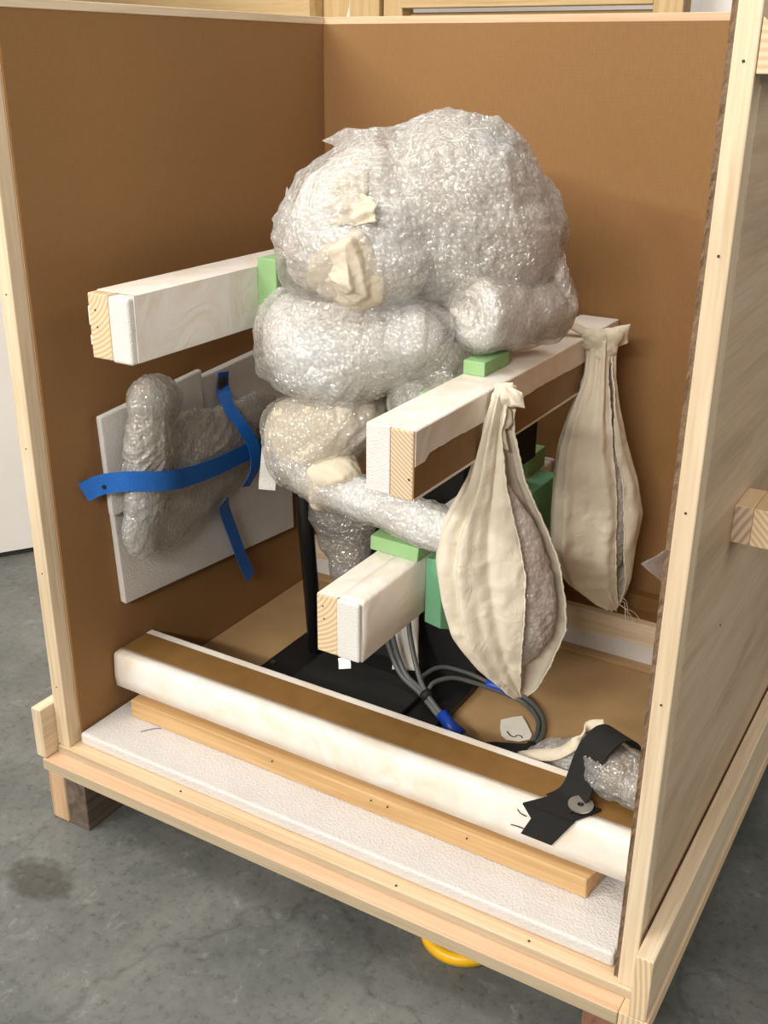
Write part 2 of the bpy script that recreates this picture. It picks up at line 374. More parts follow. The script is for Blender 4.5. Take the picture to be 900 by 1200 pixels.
# vectorised value noise for crumpled shapes
def _hash(ix, iy, iz, seed):
    h = (ix.astype(np.int64) * 374761393 + iy.astype(np.int64) * 668265263 + iz.astype(np.int64) * 2147483647 + seed * 1274126177) & 0xffffffff
    h = ((h ^ (h >> 13)) * 1274126177) & 0xffffffff
    h = ((h ^ (h >> 16)) * 2246822519) & 0xffffffff
    return ((h ^ (h >> 15)) & 0xffff) / 32767.5 - 1.0
def noise(P, seed=0):
    P = np.asarray(P); i = np.floor(P).astype(np.int64); f = P - i; u = f * f * f * (f * (f * 6 - 15) + 10); r = 0
    for dx in (0, 1):
        for dy in (0, 1):
            for dz in (0, 1):
                wgt = (u[:, 0] if dx else 1 - u[:, 0]) * (u[:, 1] if dy else 1 - u[:, 1]) * (u[:, 2] if dz else 1 - u[:, 2])
                r = r + wgt * _hash(i[:, 0] + dx, i[:, 1] + dy, i[:, 2] + dz, seed)
    return r
def ridge(P, seed=0): return 1 - 2 * np.abs(noise(P, seed))
def crumple(P, seed, f=28.0, n=5):
    """sharp straight creases in random directions, like stiff plastic film"""
    P = np.asarray(P); rg_ = np.random.RandomState(seed); r = 0
    Wp = np.stack([noise(P * 13, seed + 31), noise(P * 13, seed + 32), noise(P * 13, seed + 33)], 1) * .022
    for q in range(n):
        d_ = rg_.normal(size=3); d_ /= np.linalg.norm(d_)
        t = (P + Wp) @ d_ * f * rg_.uniform(.7, 2.2) + rg_.rand()
        tri = np.abs((t % 1.0) - .5) * 4 - 1
        r = r + tri * np.clip(.55 + 1.3 * noise(P * 19, seed + 50 + q), 0, 1.3)
    return r / n ** .5
_ico = {}
def ico(sub):
    if sub not in _ico:
        bm = bmesh.new(); bmesh.ops.create_icosphere(bm, subdivisions=sub, radius=1.0); bm.verts.ensure_lookup_table()
        V = np.array([v.co[:] for v in bm.verts]); Fc = [tuple(v.index for v in f.verts) for f in bm.faces]; bm.free()
        _ico[sub] = (V / np.linalg.norm(V, axis=1)[:, None], Fc)
    return _ico[sub]
RH = np.array((.859, .512, 0.)); FH = np.array((-.512, .859, 0.)); ZH = np.array((0., 0., 1.))
def lump(c0, ells, sub=6, amp=(.006, .003, .0014), seed=1, k=14.0, scale=1.0, frame=None, taut=0.0, facets=110, f=26.0):
    """a soft bundle: smooth union of ellipsoids (centre, radii along right / back / up), then crumpled"""
    D, Fc = ico(sub); c0 = np.array(c0); fr = np.stack(frame if frame is not None else (RH, FH, ZH))
    d = D @ fr.T; rs = []
    for c, r in ells:
        o = (c0 - np.array(c)) @ fr.T / np.array(r); q = d / np.array(r)
        a = (q * q).sum(1); b = q @ o; cc = o @ o - 1; disc = b * b - a * cc
        rs.append(np.where(disc > 0, (-b + np.sqrt(np.maximum(disc, 0))) / a, .004))
    rs = np.maximum(np.array(rs), .004) ; rad = (rs ** k).sum(0) ** (1 / k) * scale
    if taut:      # the film is stretched over the humps: blend towards a faceted hull
        rg_ = np.random.RandomState(seed); nrm = rg_.normal(size=(facets, 3)); nrm /= np.linalg.norm(nrm, axis=1)[:, None]
        sup = (D[::7] * rad[::7, None] @ nrm.T).max(0); dn = D @ nrm.T
        hull = np.where(dn > .05, sup[None, :] / np.maximum(dn, .05), 9.).min(1)
        rad = rad * (1 - taut) + hull * taut
    P = c0 + D * rad[:, None]
    h = amp[0] * noise(P * 16, seed) + amp[1] * .55 * crumple(P, seed + 1, f) + amp[2] * .5 * crumple(P, seed + 2, f * 2.6) + amp[2] * .5 * noise(P * 190, seed + 3)
    return P + D * h[:, None], Fc
def lumpo(name, parent, m, *a, label=None, **kw):
    return obj(name, lump(*a, **kw), m, parent, smooth=True, label=label)

def crumple_sheet(corners, nu, nv, amp, seed, bulge=(0, 0, 0)):
    """a loose sheet of film between four corners"""
    a_, b_, c_, d_ = [np.array(q) for q in corners]; rows = []
    for i in range(nu):
        u = i / (nu - 1); p = []
        for j in range(nv):
            v = j / (nv - 1); p.append((a_ * (1 - u) + b_ * u) * (1 - v) + (d_ * (1 - u) + c_ * u) * v + np.array(bulge) * math.sin(math.pi * u) * math.sin(math.pi * v))
        rows.append(p)
    P = np.array(rows).reshape(-1, 3)
    nr = np.cross(b_ - a_, d_ - a_); nr = nr / np.linalg.norm(nr)
    P = P + nr * (amp * (noise(P * 26, seed) + .5 * crumple(P, seed + 1, 36.)))[:, None] + .35 * amp * np.stack([noise(P * 70, seed + s) for s in (5, 6, 7)], 1)
    mb = MB(); mb.grid([[tuple(P[i * nv + j]) for j in range(nv)] for i in range(nu)]); return mb

# ------------------------------------------------------------------ setting
structure('floor', MB().box((-4, -3, -Z0 - .05), (4, 4, -Z0)), concrete)
structure('wall_back', MB().box((-4, 3.2, -Z0), (4, 3.3, 2.6)), whitewall)
a = Vector((-.835, .49, 0)); d = Vector((.55, .835, 0)); nn = Vector((-.835, .55, 0)) * .06
wl = structure('wall_left', MB().hexa([a + d * s + nn * t + Vector((0, 0, z)) for z in (-Z0 + .014, 1.6) for s, t in ((-.8, 0), (.25, 0), (.25, 1), (-.8, 1))]), whitewall)
structure('shaded_gap_left', MB().hexa([a + d * s + nn * t + Vector((0, 0, z)) for z in (-Z0, -Z0 + .014) for s, t in ((-.8, .12), (.25, .12), (.25, 1), (-.8, 1))]), darkgap)  # dark strip standing in for the shade in the gap under the panel

# ------------------------------------------------------------------ crate
D, W, H = .671, .82, .980
crate = thing('shipping_crate', 'large open wooden shipping crate lined with brown cardboard, its front panel off', 'crate', (W / 2, D / 2, -Z0))
def nails(pts, nrm, parent, r=.0022):
    for p in pts:
        obj('nail', MB().disc(Vector(p) - Vector(nrm) * .002, nrm, r * .75, .0026, 10), hole, parent)
# left wall
lw = obj('left_panel', MB().box((-.024, .012, 0), (-.004, D + .02, H + .006)), pine[2], crate, bevel=.001)
obj('stile', MB().box((-.027, -.011, 0), (-.004, .012, H + .011)), pale[2], lw, bevel=.0015)
obj('top_rail', MB().box((-.024, .012, H), (.001, D + .02, H + .011)), pale[1], lw, bevel=.001)
obj('cardboard_liner', MB().box((-.004, .013, 0), (0, D, H)), card, lw)
nails([(-.015, -.0112, z) for z in (.10, .28, .46, .66, .84)], (0, -1, 0), lw, .0013)
# back wall
bw = obj('back_panel', MB().box((-.024, D + .004, 0), (W + .027, D + .024, H + .006)), pine[2], crate, bevel=.001)
obj('top_rail', MB().box((.0012, D, H), (W + .004, D + .024, H + .011)), pinkply, bw, bevel=.001)
obj('cardboard_liner', MB().box((0, D, 0), (W, D + .004, H)), card, bw)
# right wall
rw = obj('right_panel', MB().box((W + .006, .012, 0), (W + .026, D + .02, H + .02)), ply, crate, bevel=.001)
obj('stile', MB().box((W + .0065, -.011, 0), (W + .0255, .012, H + .035)), pale[2], rw, bevel=.0015)
def jag(n, seed):
    rr = random.Random(seed); pl = [(W, .012, 0), ] ; return rr
rr = random.Random(3); mb = MB(); rows = []
for i in range(140):
    z = (H + .02) * i / 139; y = -.003 + rr.uniform(-.0010, .0008)
    rows.append([(W, y, z), (W + .0022, y + rr.uniform(-.001, .002), z), (W + .0058, y - .001, z), (W + .0058, .014, z), (W, .014, z)])
mb.grid(rows, 0, closed=True)
obj('liner_edge', mb, cardedge, rw, label='dark ragged corrugated edge of the cardboard')
obj('cardboard_liner', MB().box((W, .012, 0), (W + .006, D, H + .005)), card, rw)
nails([(W + .016, -.0112, z) for z in (.36, .56, .785, .93)], (0, -1, 0), rw, .0016)
nails([(W + .0262, .16, .37)], (1, 0, 0), rw, .0018)
# outer cleats on the right
cl = obj('cleat', MB().box((W + .026, .147, .4735), (W + .045, .205, .5145), ends=1), [pine[1], end_c], crate, bevel=.001)
obj('doubler', MB().box((W + .0452, .147, .4735), (W + .068, .205, .5145), ends=1), [pine[1], end_y], cl, bevel=.001)
cl2 = obj('cleat', MB().hexa([(W + .026, -.010, .921), (W + .07, -.010, .921), (W + .07, .05, .921), (W + .026, .05, .921),
                              (W + .026, -.010, .961), (W + .07, -.010, .915 + .009), (W + .07, .05, .924), (W + .026, .05, .961)]), end_x, crate, bevel=.001)
# deck and base
obj('floor_panel', MB().box((-.024, -.015, -.013), (W + .026, D + .024, 0), ends=1), [pine[0], edgewood], crate, bevel=.0012)
nails([(.20, -.004, 0), (.545, -.008, 0), (.72, -.006, 0)], (0, 0, 1), crate, .0022)
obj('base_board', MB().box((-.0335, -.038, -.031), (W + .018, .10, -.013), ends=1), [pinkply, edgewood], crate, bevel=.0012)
obj('base_board', MB().box((-.0335, D - .10, -.031), (W + .018, D + .04, -.013)), [pinkply], crate, bevel=.0012)
obj('base_rail', MB().box((W + .0185, -.037, -.034), (W + .051, D + .05, -.012), ends=1), [pine[1], end_y], crate, bevel=.0012)
obj('skirt_board', MB().box((-.046, -.036, -.012), (-.0275, D + .04, .0695), ends=1), [pale[1], pale[2]], crate, bevel=.0015)
obj('skirt_board', MB().box((W + .029, -.037, -.0118), (W + .0485, D + .04, .0725), ends=1), [pale[1], end_y], crate, bevel=.0015)
obj('foot', MB().box((-.029, -.036, -Z0), (.004, .012, -.031)), foot_light, crate, bevel=.004, label='light pine foot block')
obj('foot', MB().box((.0045, -.034, -Z0), (.043, .09, -.031)), foot_dark, crate, bevel=.0015, label='dark weathered foot block')
obj('foot', MB().box((W - .023, -.030, -Z0), (W + .03, .07, -.0345)), foot_red, crate, bevel=.002, label='reddish foot block')
for x in (.0, W - .02): obj('foot', MB().box((x - .02, D - .08, -Z0), (x + .02, D + .03, -.035)), foot_dark, crate, bevel=.002)
fl = single('floor_liner', MB().box((.001, .168, .0005), (W - .001, D - .001, .0275)), tan_board, 'flat tan board lining the crate floor behind the front brace', 'board', (W / 2, .42, 0), bevel=.001)

# foam pad, lath
pad = thing('foam_pad', 'low white foam pad along the open front of the crate', 'foam pad', (W / 2, .08, 0))
obj('slab', MB().box((.003, .005, .0003), (W - .004, .166, .0195)), foam, pad, bevel=.004, seg=3)
arc = catmull([(.077, .053, .0197), (.083, .062, .0198), (.089, .070, .0198), (.0965, .075, .0197)], 6)
obj('marker_line', MB().ribbon(arc, (1, -1, 0), .0014, .0004), blueink, pad, label='short blue pen mark')
lath = thing('wooden_lath', 'narrow yellowish wooden lath lying on the white foam pad', 'lath', (.4, .09, .0195))
mb = MB().hexa([(.037, .0765, .02), (.758, .0700, .02), (.764, .115, .02), (.037, .115, .02), (.036, .0775, .047), (.756, .0715, .047), (.768, .1140, .047), (.036, .115, .047)])
obj('strip', mb, [lathm], lath, bevel=.002)
nails([(x, .0745 - .006 * (x / .75), .040) for x in (.30, .46, .485, .60)], (0, -1, 0), lath, .0012)

# braces: two-by-four + white foam, partly wrapped in thin tissue
def brace_y(label, x0, x1, x2, y0, y1, z0, z1, foam_left=False, base_y=.3):
    """runs front to back; timber x0..x1, foam x1..x2 (or foam first)"""
    t = thing('padded_brace', label, 'brace', ((x0 + x2) / 2, (y0 + y1) / 2, z0), None)
    return t
g = g2 = 'padded braces in the crate'
t = brace_y('upper left padded brace, white foam facing the wrapped figure', .077, .111, .142, .034, D, .584, .665)
t['group'] = g
obj('timber', MB().box((.0755, .034, .584), (.1085, D - .001, .6655), ends=1), [pine[1], end_y], t, bevel=.002)
obj('foam', MB().box((.1085, .033, .582), (.142, D - .002, .6645)), foam2, t, bevel=.004, seg=3)
obj('tissue_wrap', MB().box((.0765, .05, .6653), (.1425, D - .01, .6665)).box((.1418, .043, .584), (.1430, D - .01, .6665)), tissue, t, bevel=.0004)
obj('tape', MB().box((.0728, .036, .625), (.0754, .05, .648)), paper, t); obj('tape', MB().box((.0728, .036, .60), (.0754, .05, .612)), paper, t)
nails([(.087, .0338, .645), (.0885, .0338, .624)], (0, -1, 0), t, .0016)

t = brace_y('right padded brace with brown paper strip and two muslin bags on it', .475, .505, .534, .034, D, .489, .568)
t['group'] = g
obj('timber', MB().box((.505, .034, .489), (.5335, D - .001, .5686), ends=1), [pine[1], end_y2], t, bevel=.002)
obj('foam', MB().box((.475, .0335, .492), (.505, D - .002, .5686)), foam2, t, bevel=.001)
obj('kraft_strip', MB().box((.5334, .036, .492), (.5342, D - .005, .5365)), kraft, t, label='brown paper strip along the side')
rr = random.Random(5); rows = []
for i in range(60):
    y = .036 + (D - .042) * i / 59; zz = .5345 + rr.uniform(-.0006, .0006) + .0012 * math.sin(i * .25)
    if i < 3: zz = .529
    rows.append([(.4745, y, .545), (.4745, y, .5685), (.478, y, .5690), (.5338, y, .5690), (.5350, y, .5680), (.5350, y, zz)])
obj('tissue_wrap', MB().grid(rows), tissue, t, solid=.0006)
obj('tissue_wrap', MB().box((.5333, .036, .4885), (.5346, D - .01, .4915)), tissue, t)
nails([(.529, .0338, .514)], (0, -1, 0), t, .0018)

t = brace_y('lower padded brace of pine and white foam running just above the cables', .388, .417, .450, .06, D, .246, .327)
t['group'] = g
obj('timber', MB().box((.3865, .062, .2475), (.4165, D - .001, .3275), ends=1), [pine[1], end_y], t, bevel=.002)
obj('foam', MB().box((.4165, .060, .2475), (.4490, D - .002, .3275)), foam2, t, bevel=.003, seg=3)
rows = []
for i in range(50):
    y = .066 + (D - .08) * i / 49
    rows.append([(.4155, y, .3282), (.432, y, .3280), (.4475, y, .3275), (.4502, y, .3245), (.4506 + .0008 * math.sin(i * .9), y, .285), (.4500, y, .2472), (.430, y, .2466)])
obj('tissue_wrap', MB().grid(rows), tissue, t, solid=.0006, smooth=True)
obj('tissue_wrap', MB().box((.388, .0625, .3274), (.4165, D - .01, .3281)), tissue, t)
nails([(.396, .0618, .312), (.3975, .0618, .295)], (0, -1, 0), t, .0014)
obj('loose_edge', MB().ribbon([(.425, .064, .2475), (.428, .061, .241), (.430, .058, .236)], (1, 0.1, 0), .016), tissue, t)

fb = thing('padded_brace', 'long front brace with brown strip on top lying across the crate opening', 'brace', (W / 2, .126, .047)); fb['group'] = g2
obj('timber', MB().box((.004, .10, .0745), (W - .005, .168, .1125)), [pine[0]], fb, bevel=.002)
mb = MB().hexa([(.006, .087, .058), (W - .012, .079, .058), (W - .012, .168, .048), (.006, .168, .048), (.003, .088, .074), (W - .008, .080, .074), (W - .008, .168, .074), (.003, .168, .074)])
obj('foam', mb, foam2, fb, bevel=.003)
rows = []; nx = 90
for i in range(nx):
    u = i / (nx - 1); x = .003 + (W - .010) * u; yf = .0872 - .008 * u
    wv = .0016 * math.sin(x * 70 + 2) + .0012 * math.sin(x * 133)
    rows.append([(x, .105, .1134), (x, .096, .1136), (x, yf + .002, .1130), (x, yf - .0006, .1105), (x, yf - .0014 - abs(wv) * .5, .094), (x, yf - .0016 - abs(wv), .077), (x, yf - .0012, .0580), (x, yf + .004, .0555), (x, yf + .03, .0525)])
obj('tissue_wrap', MB().grid(rows), tissue, fb, solid=.0006, smooth=True)
obj('tissue_wrap', MB().box((.003, .155, .1127), (W - .007, .1688, .1136)).box((.003, .1682, .05), (W - .007, .169, .1136)), tissue, fb)
obj('kraft_strip', MB().box((.0045, .1045, .1136), (W - .007, .1555, .1142)), kraft, fb, label='brown paper strip along the top')

rb = thing('padded_brace', 'low back brace of pine and grey-white foam along the crate back wall', 'brace', (W / 2, .63, .0275)); rb['group'] = g2
obj('foam', MB().box((.002, .606, .028), (W - .002, D - .001, .066)), greyfoam, rb, bevel=.003)
obj('timber', MB().box((.002, .602, .066), (W - .002, D - .001, .104)), pale[0], rb, bevel=.002)
obj('kraft_strip', MB().box((.002, .618, .104), (W - .002, D - .001, .1047)), kraft, rb)
obj('ledge', MB().box((.002, .650, .1048), (W - .002, D - .001, .128)), kraft, rb)
obj('floor_strip', MB().box((.002, .588, .028), (W - .002, .6055, .034)), tan_board, rb)

# ------------------------------------------------------------------ green foam blocks
def block(label, boxes, m, base, bev=.0015):
    t = single('foam_block', boxes, m, label, 'foam block', base, 'green foam blocks', bevel=bev); return t
block('light green foam block between the upper left brace and the wrapped figure', MB().box((.1432, .286, .600), (.175, .325, .678)), green, (.155, .3, .6))
block('light green foam pad under the wrapped arm on the lower brace', MB().hexa([(.377, .203, .3285), (.4505, .200, .3285), (.452, .268, .3285), (.377, .272, .3285), (.3765, .205, .348), (.4515, .2015, .348), (.454, .268, .351), (.378, .272, .351)]), green, (.41, .235, .3285))
block('teal green foam block pressed to the side of the lower brace', MB().hexa([(.4515, .222, .232), (.474, .226, .225), (.482, .268, .205), (.4515, .268, .205), (.4515, .222, .3265), (.474, .224, .3265), (.482, .268, .3265), (.4515, .268, .3265)]), teal, (.465, .245, .21))
block('small light green foam block under the bubble-wrap roll on the right brace', MB().box((.4752, .262, .5695), (.505, .335, .5875)), green, (.49, .3, .5695))
block('pale green foam block glimpsed through plastic beside the right brace', MB().box((.440, .215, .475), (.4742, .32, .552)), green, (.458, .265, .475))
block('dark green foam block seen between the two muslin bags, on the lower brace', MB().box((.388, .556, .329), (.4485, .625, .362)), green, (.42, .59, .329))
block('teal foam block seen between the two muslin bags, beside the lower brace', MB().box((.4515, .440, .205), (.482, .60, .330)), teal, (.466, .53, .205))

# ------------------------------------------------------------------ display stand
st = thing('display_stand', 'black steel display stand with pole and flat base plate under the figure', 'stand', (.30, .33, .0275))
obj('base_plate', MB().box((.135, .19, .028), (.452, .395, .041)), blackmet, st, bevel=.002)
obj('raised_plate', MB().box((.205, .19, .0412), (.40, .345, .050)), blackmat, st, bevel=.002)
obj('pole', MB().tube([(.152, .360, .45), (.158, .357, .36), (.185, .351, .0415)], .0125, 20), blackmet, st, smooth=True)
for x, y in ((.147, .285), (.165, .378), (.44, .30)): obj('bolt', MB().disc((x, y, .041), (0, 0, 1), .004, .002, 12), oldsteel, st)
obj('back_box', MB().box((.235, .398, .0275), (.4505, .58, .238)).box((.235, .47, .239), (.380, .58, .37)).box((.235, .47, .371), (.465, .545, .483)), blackmat, st, bevel=.003)

# ------------------------------------------------------------------ wrapped figure
fg = thing('wrapped_figure', 'big figure wrapped in clear bubble wrap and muslin, in the middle of the crate', 'wrapped figure', (.33, .32, .36))
crown = [((.420, .355, .765), (.100, .10, .098)), ((.385, .345, .790), (.070, .07, .075)), ((.470, .37, .715), (.082, .08, .078)), ((.40, .36, .70), (.085, .08, .07))]
hood = [((.300, .268, .725), (.084, .085, .085)), ((.322, .285, .792), (.052, .06, .055)), ((.345, .27, .705), (.085, .08, .085)), ((.262, .27, .695), (.05, .06, .06))]
lumpo('crown_core', fg, pack, (.42, .355, .755), crown, sub=7, amp=(.006, .005, .001), seed=11, scale=.93, taut=.4)
lumpo('hood_core', fg, pack, (.31, .275, .725), hood, sub=7, amp=(.006, .005, .001), seed=21, scale=.90, taut=.4)
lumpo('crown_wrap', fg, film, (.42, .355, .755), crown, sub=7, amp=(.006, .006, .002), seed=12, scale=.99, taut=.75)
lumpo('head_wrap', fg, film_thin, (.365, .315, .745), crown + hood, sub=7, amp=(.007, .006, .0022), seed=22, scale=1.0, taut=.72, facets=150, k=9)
face = [((.338, .212, .698), (.042, .034, .036)), ((.352, .208, .684), (.034, .032, .034)), ((.318, .214, .688), (.034, .032, .036))]
lumpo('muslin_wad', fg, muslin2, (.336, .211, .692), face, sub=6, amp=(.005, .009, .0012), seed=31, label='cream muslin showing through the plastic', k=24, taut=.8, facets=26, f=16.0)
for q, c in enumerate(([(0.2875, 0.205, 0.7838), (0.3752, 0.2, 0.7801), (0.3938, 0.185, 0.7542), (0.2808, 0.195, 0.7382)], [(0.3029, 0.225, 0.7999), (0.3483, 0.23, 0.8118), (0.3587, 0.2, 0.7713), (0.303, 0.2, 0.7675)], [(0.2642, 0.205, 0.7182), (0.3191, 0.19, 0.7399), (0.3277, 0.185, 0.6805), (0.2528, 0.21, 0.6741)])):
    obj('muslin_fold', crumple_sheet([(x, y + .011, z) for x, y, z in c], 34, 28, .009, 33 + q, (0, -.008, .004)), muslin2, fg, smooth=True, solid=.001)
chest = [((.300, .265, .580), (.104, .075, .066)), ((.245, .255, .578), (.062, .07, .062)), ((.352, .275, .590), (.060, .066, .058)), ((.30, .25, .565), (.085, .07, .06)), ((.408, .262, .606), (.040, .045, .042)), ((.225, .258, .605), (.045, .05, .042))]
lumpo('chest_core', fg, pack, (.30, .265, .58), chest, sub=7, amp=(.003, .002, .001), seed=41, scale=.95)
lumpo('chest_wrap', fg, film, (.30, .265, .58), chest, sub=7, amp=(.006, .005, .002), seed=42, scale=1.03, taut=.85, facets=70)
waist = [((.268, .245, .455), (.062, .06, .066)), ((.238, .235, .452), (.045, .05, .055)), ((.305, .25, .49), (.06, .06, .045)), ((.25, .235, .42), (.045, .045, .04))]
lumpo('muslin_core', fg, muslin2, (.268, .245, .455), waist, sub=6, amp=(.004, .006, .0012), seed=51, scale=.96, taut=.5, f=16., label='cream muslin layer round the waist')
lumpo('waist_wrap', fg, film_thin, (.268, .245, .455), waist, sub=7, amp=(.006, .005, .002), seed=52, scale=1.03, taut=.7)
def sleeve(pts, rad, seed, amp, seg=72, n=16):
    P = catmull(pts, n); mb = MB(); k = len(P)
    rr_ = np.interp(np.linspace(0, 1, k), np.linspace(0, 1, len(rad)), rad).tolist()
    mb.tube(P, rr_, seg); V = np.array(mb.v); cen = np.repeat(np.array([p[:] for p in P]), seg, axis=0)
    dv = (V - cen) / np.linalg.norm(V - cen, axis=1)[:, None]
    V = V + dv * (amp[0] * noise(V * 30, seed) + amp[1] * .6 * crumple(V, seed + 1, 34.) + amp[1] * .4 * noise(V * 180, seed + 2))[:, None]
    mb.v = [tuple(v) for v in V]; return mb
armp = [(.232, .222, .430), (.280, .214, .412), (.335, .206, .402), (.390, .200, .398), (.445, .203, .386), (.495, .206, .378)]
obj('arm_core', sleeve(armp, [.024, .029, .027, .026, .027, .026], 61, (.003, .002)), pack, fg, smooth=True)
obj('arm_wrap', sleeve(armp, [.030, .034, .031, .030, .031, .030], 62, (.004, .003)), film, fg, smooth=True)
lumpo('cuff', fg, muslin2, (.318, .212, .424), [((.318, .208, .424), (.030, .03, .022)), ((.335, .204, .426), (.022, .025, .018)), ((.292, .212, .405), (.016, .032, .04))], sub=5, amp=(.002, .003, .0004), seed=65, taut=.7, facets=40, label='bare cream muslin at the elbow')
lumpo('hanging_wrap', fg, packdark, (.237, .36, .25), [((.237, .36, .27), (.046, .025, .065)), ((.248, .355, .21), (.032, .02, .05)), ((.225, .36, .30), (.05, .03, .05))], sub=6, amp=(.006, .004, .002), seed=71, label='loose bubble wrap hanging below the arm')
lumpo('side_wrap', fg, film, (.425, .295, .545), [((.428, .295, .567), (.046, .045, .044)), ((.438, .285, .535), (.032, .055, .040)), ((.418, .255, .528), (.038, .05, .034))], sub=6, amp=(.006, .004, .002), seed=81)
lumpo('side_wrap', fg, film_thin, (.172, .30, .575), [((.172, .30, .58), (.022, .03, .03)), ((.178, .305, .55), (.02, .03, .03))], sub=5, amp=(.004, .004, .002), seed=83)
obj('loose_flap', crumple_sheet([(0.5233, 0.38, 0.7597), (0.5547, 0.38, 0.7051), (0.5669, 0.38, 0.6532), (0.5262, 0.38, 0.6541)], 34, 34, 0.0060, 91, (0.006, -0.012, 0)), film, fg, smooth=True, solid=.001)
obj('loose_flap', crumple_sheet([(0.3743, 0.35, 0.8506), (0.4213, 0.35, 0.868), (0.4628, 0.35, 0.8459), (0.4171, 0.35, 0.8271)], 30, 24, 0.0050, 95, (0, -0.008, 0.006)), film, fg, smooth=True, solid=.001)
obj('loose_flap', crumple_sheet([(0.2579, 0.28, 0.8343), (0.2924, 0.28, 0.8507), (0.3392, 0.28, 0.8504), (0.3234, 0.28, 0.817)], 30, 24, 0.0050, 97, (0, -0.008, 0.006)), film, fg, smooth=True, solid=.001)
obj('loose_flap', crumple_sheet([(0.1835, 0.27, 0.7084), (0.2066, 0.27, 0.7752), (0.2194, 0.27, 0.7547), (0.2037, 0.27, 0.6879)], 20, 20, 0.0050, 99, (-0.006, -0.004, 0)), film, fg, smooth=True, solid=.001)
obj('foam_strip', MB().ribbon(catmull([(.190, .24, .425), (.187, .24, .402), (.182, .242, .378), (.180, .242, .360)], 4), tuple(RH), .024, .006), foam2, fg, label='short white foam strip hanging at the left')

# bubble wrap roll on the right brace
rl = thing('bubble_wrap_roll', 'rolled-up wad of bubble wrap resting on the right brace beside the head', 'bubble wrap roll', (.495, .35, .587))
def roll(r0, amp, seed, m, name, end=True):
    c0, c1 = np.array((.470, .276, .6415)), np.array((.525, .420, .634)); ax = (c1 - c0); ln = np.linalg.norm(ax); ax = ax / ln
    sd = np.cross(ax, ZH); sd /= np.linalg.norm(sd); up = np.cross(sd, ax); seg = 90; rows = []
    prof = [(.004, .004), (.10, .0045), (.22, .0065), (.34, .001), (.46, .005), (.60, -.001), (.76, .002), (.90, .004), (.985, .010), (1.0, .018)]
    prof = [(q, z) for q, z in prof] + [(1.0, .018 + (ln - .018) * k / 22) for k in range(1, 22)] + [(.93, ln), (.6, ln + .006), (.004, ln + .008)]
    for q, z in prof:
        rows.append([c0 + ax * z + (sd * math.cos(t) + up * math.sin(t)) * r0 * q for t in [2 * math.pi * k / seg for k in range(seg)]])
    P = np.array(rows).reshape(-1, 3); cc = c0 + ((P - c0) @ ax)[:, None] * ax; dv = P - cc; dv = dv / (np.linalg.norm(dv, axis=1)[:, None] + 1e-9)
    P = P + dv * (amp * (noise(P * 28, seed) + .5 * crumple(P, seed + 1, 34.)))[:, None] + ax * (.4 * amp * noise(P * 60, seed + 2))[:, None]
    mb = MB(); mb.grid([[tuple(P[i * seg + j]) for j in range(seg)] for i in range(len(rows))], closed=True)
    return obj(name, mb, m, rl, smooth=True)
roll(.0455, .003, 101, pack, 'inner_layers'); roll(.0505, .004, 103, film, 'outer_wrap')
obj('loose_end', crumple_sheet([(.505, .32, .595), (.545, .40, .60), (.535, .42, .66), (.50, .33, .66)], 24, 24, .005, 105, (.014, -.01, 0)), film_thin, rl, smooth=True, solid=.001)

# ------------------------------------------------------------------ bundle strapped to the left wall
sh = thing('foam_sheet', 'large white foam sheet standing flat against the left cardboard wall', 'foam sheet', (.006, .31, .19))
obj('slab', MB().hexa([(.0005, .112, .187), (.011, .112, .185), (.011, .54, .150), (.0005, .54, .152), (.0005, .100, .47), (.011, .098, .468), (.011, .53, .498), (.0005, .53, .5)]), greyfoam, sh, bevel=.002)
sh2 = thing('foam_sheet', 'smaller white foam sheet behind the grey bubble-wrapped parcel', 'foam sheet', (.017, .19, .33))
obj('slab', MB().hexa([(.0115, .094, .336), (.022, .092, .334), (.022, .30, .33), (.0115, .30, .332), (.0115, .088, .482), (.022, .086, .482), (.022, .30, .50), (.0115, .30, .5)]), greyfoam, sh2, bevel=.003)
pc = thing('wrapped_parcel', 'flat greyish bubble-wrapped parcel held to the left wall by blue straps', 'parcel', (.045, .22, .26))
WF = (np.array((1., 0, 0)), np.array((0, 1., 0)), ZH)
col = [((.056, .150, .495), (.026, .040, .036)), ((.052, .142, .43), (.024, .038, .06)), ((.048, .136, .37), (.022, .036, .06)), ((.044, .122, .31), (.018, .034, .045)), ((.052, .182, .485), (.020, .030, .032))]
lumpo('folded_edge', pc, packgrey, (.050, .140, .41), col, sub=6, amp=(.003, .005, .0016), seed=111, scale=.95, frame=WF, taut=.35, f=34.)
lumpo('outer_film', pc, film, (.050, .140, .41), col, sub=7, amp=(.003, .005, .0016), seed=112, scale=1.0, frame=WF, taut=.4, f=34.)
sl = [((.036, .235, .365), (.014, .10, .085)), ((.034, .33, .372), (.013, .10, .062)), ((.032, .19, .325), (.012, .08, .07)), ((.03, .40, .395), (.012, .07, .040))]
lumpo('flat_layers', pc, packgrey, (.035, .26, .365), sl, sub=7, amp=(.002, .004, .0014), seed=113, frame=WF, taut=.3, f=34.)
lumpo('outer_film', pc, film, (.037, .26, .365), sl, sub=7, amp=(.002, .004, .0014), seed=114, scale=1.04, frame=WF, taut=.35, f=34.)
s1 = thing('webbing_strap', 'wide blue webbing strap running across the bubble-wrapped parcel', 'strap', (.05, .25, .35))
hp = catmull([(.004, .060, .379), (.027, .074, .391), (.060, .090, .397), (.0815, .118, .392), (.086, .150, .385), (.074, .200, .372), (.064, .277, .362), (.056, .352, .358), (.050, .445, .351)], 6)
obj('webbing', MB().ribbon(hp, (0, 0, 1), .0285, .0016), blue, s1)
obj('screw', MB().disc((.030, .074, .388), (1, -.6, 0), .003, .0015, 12), ink, s1)
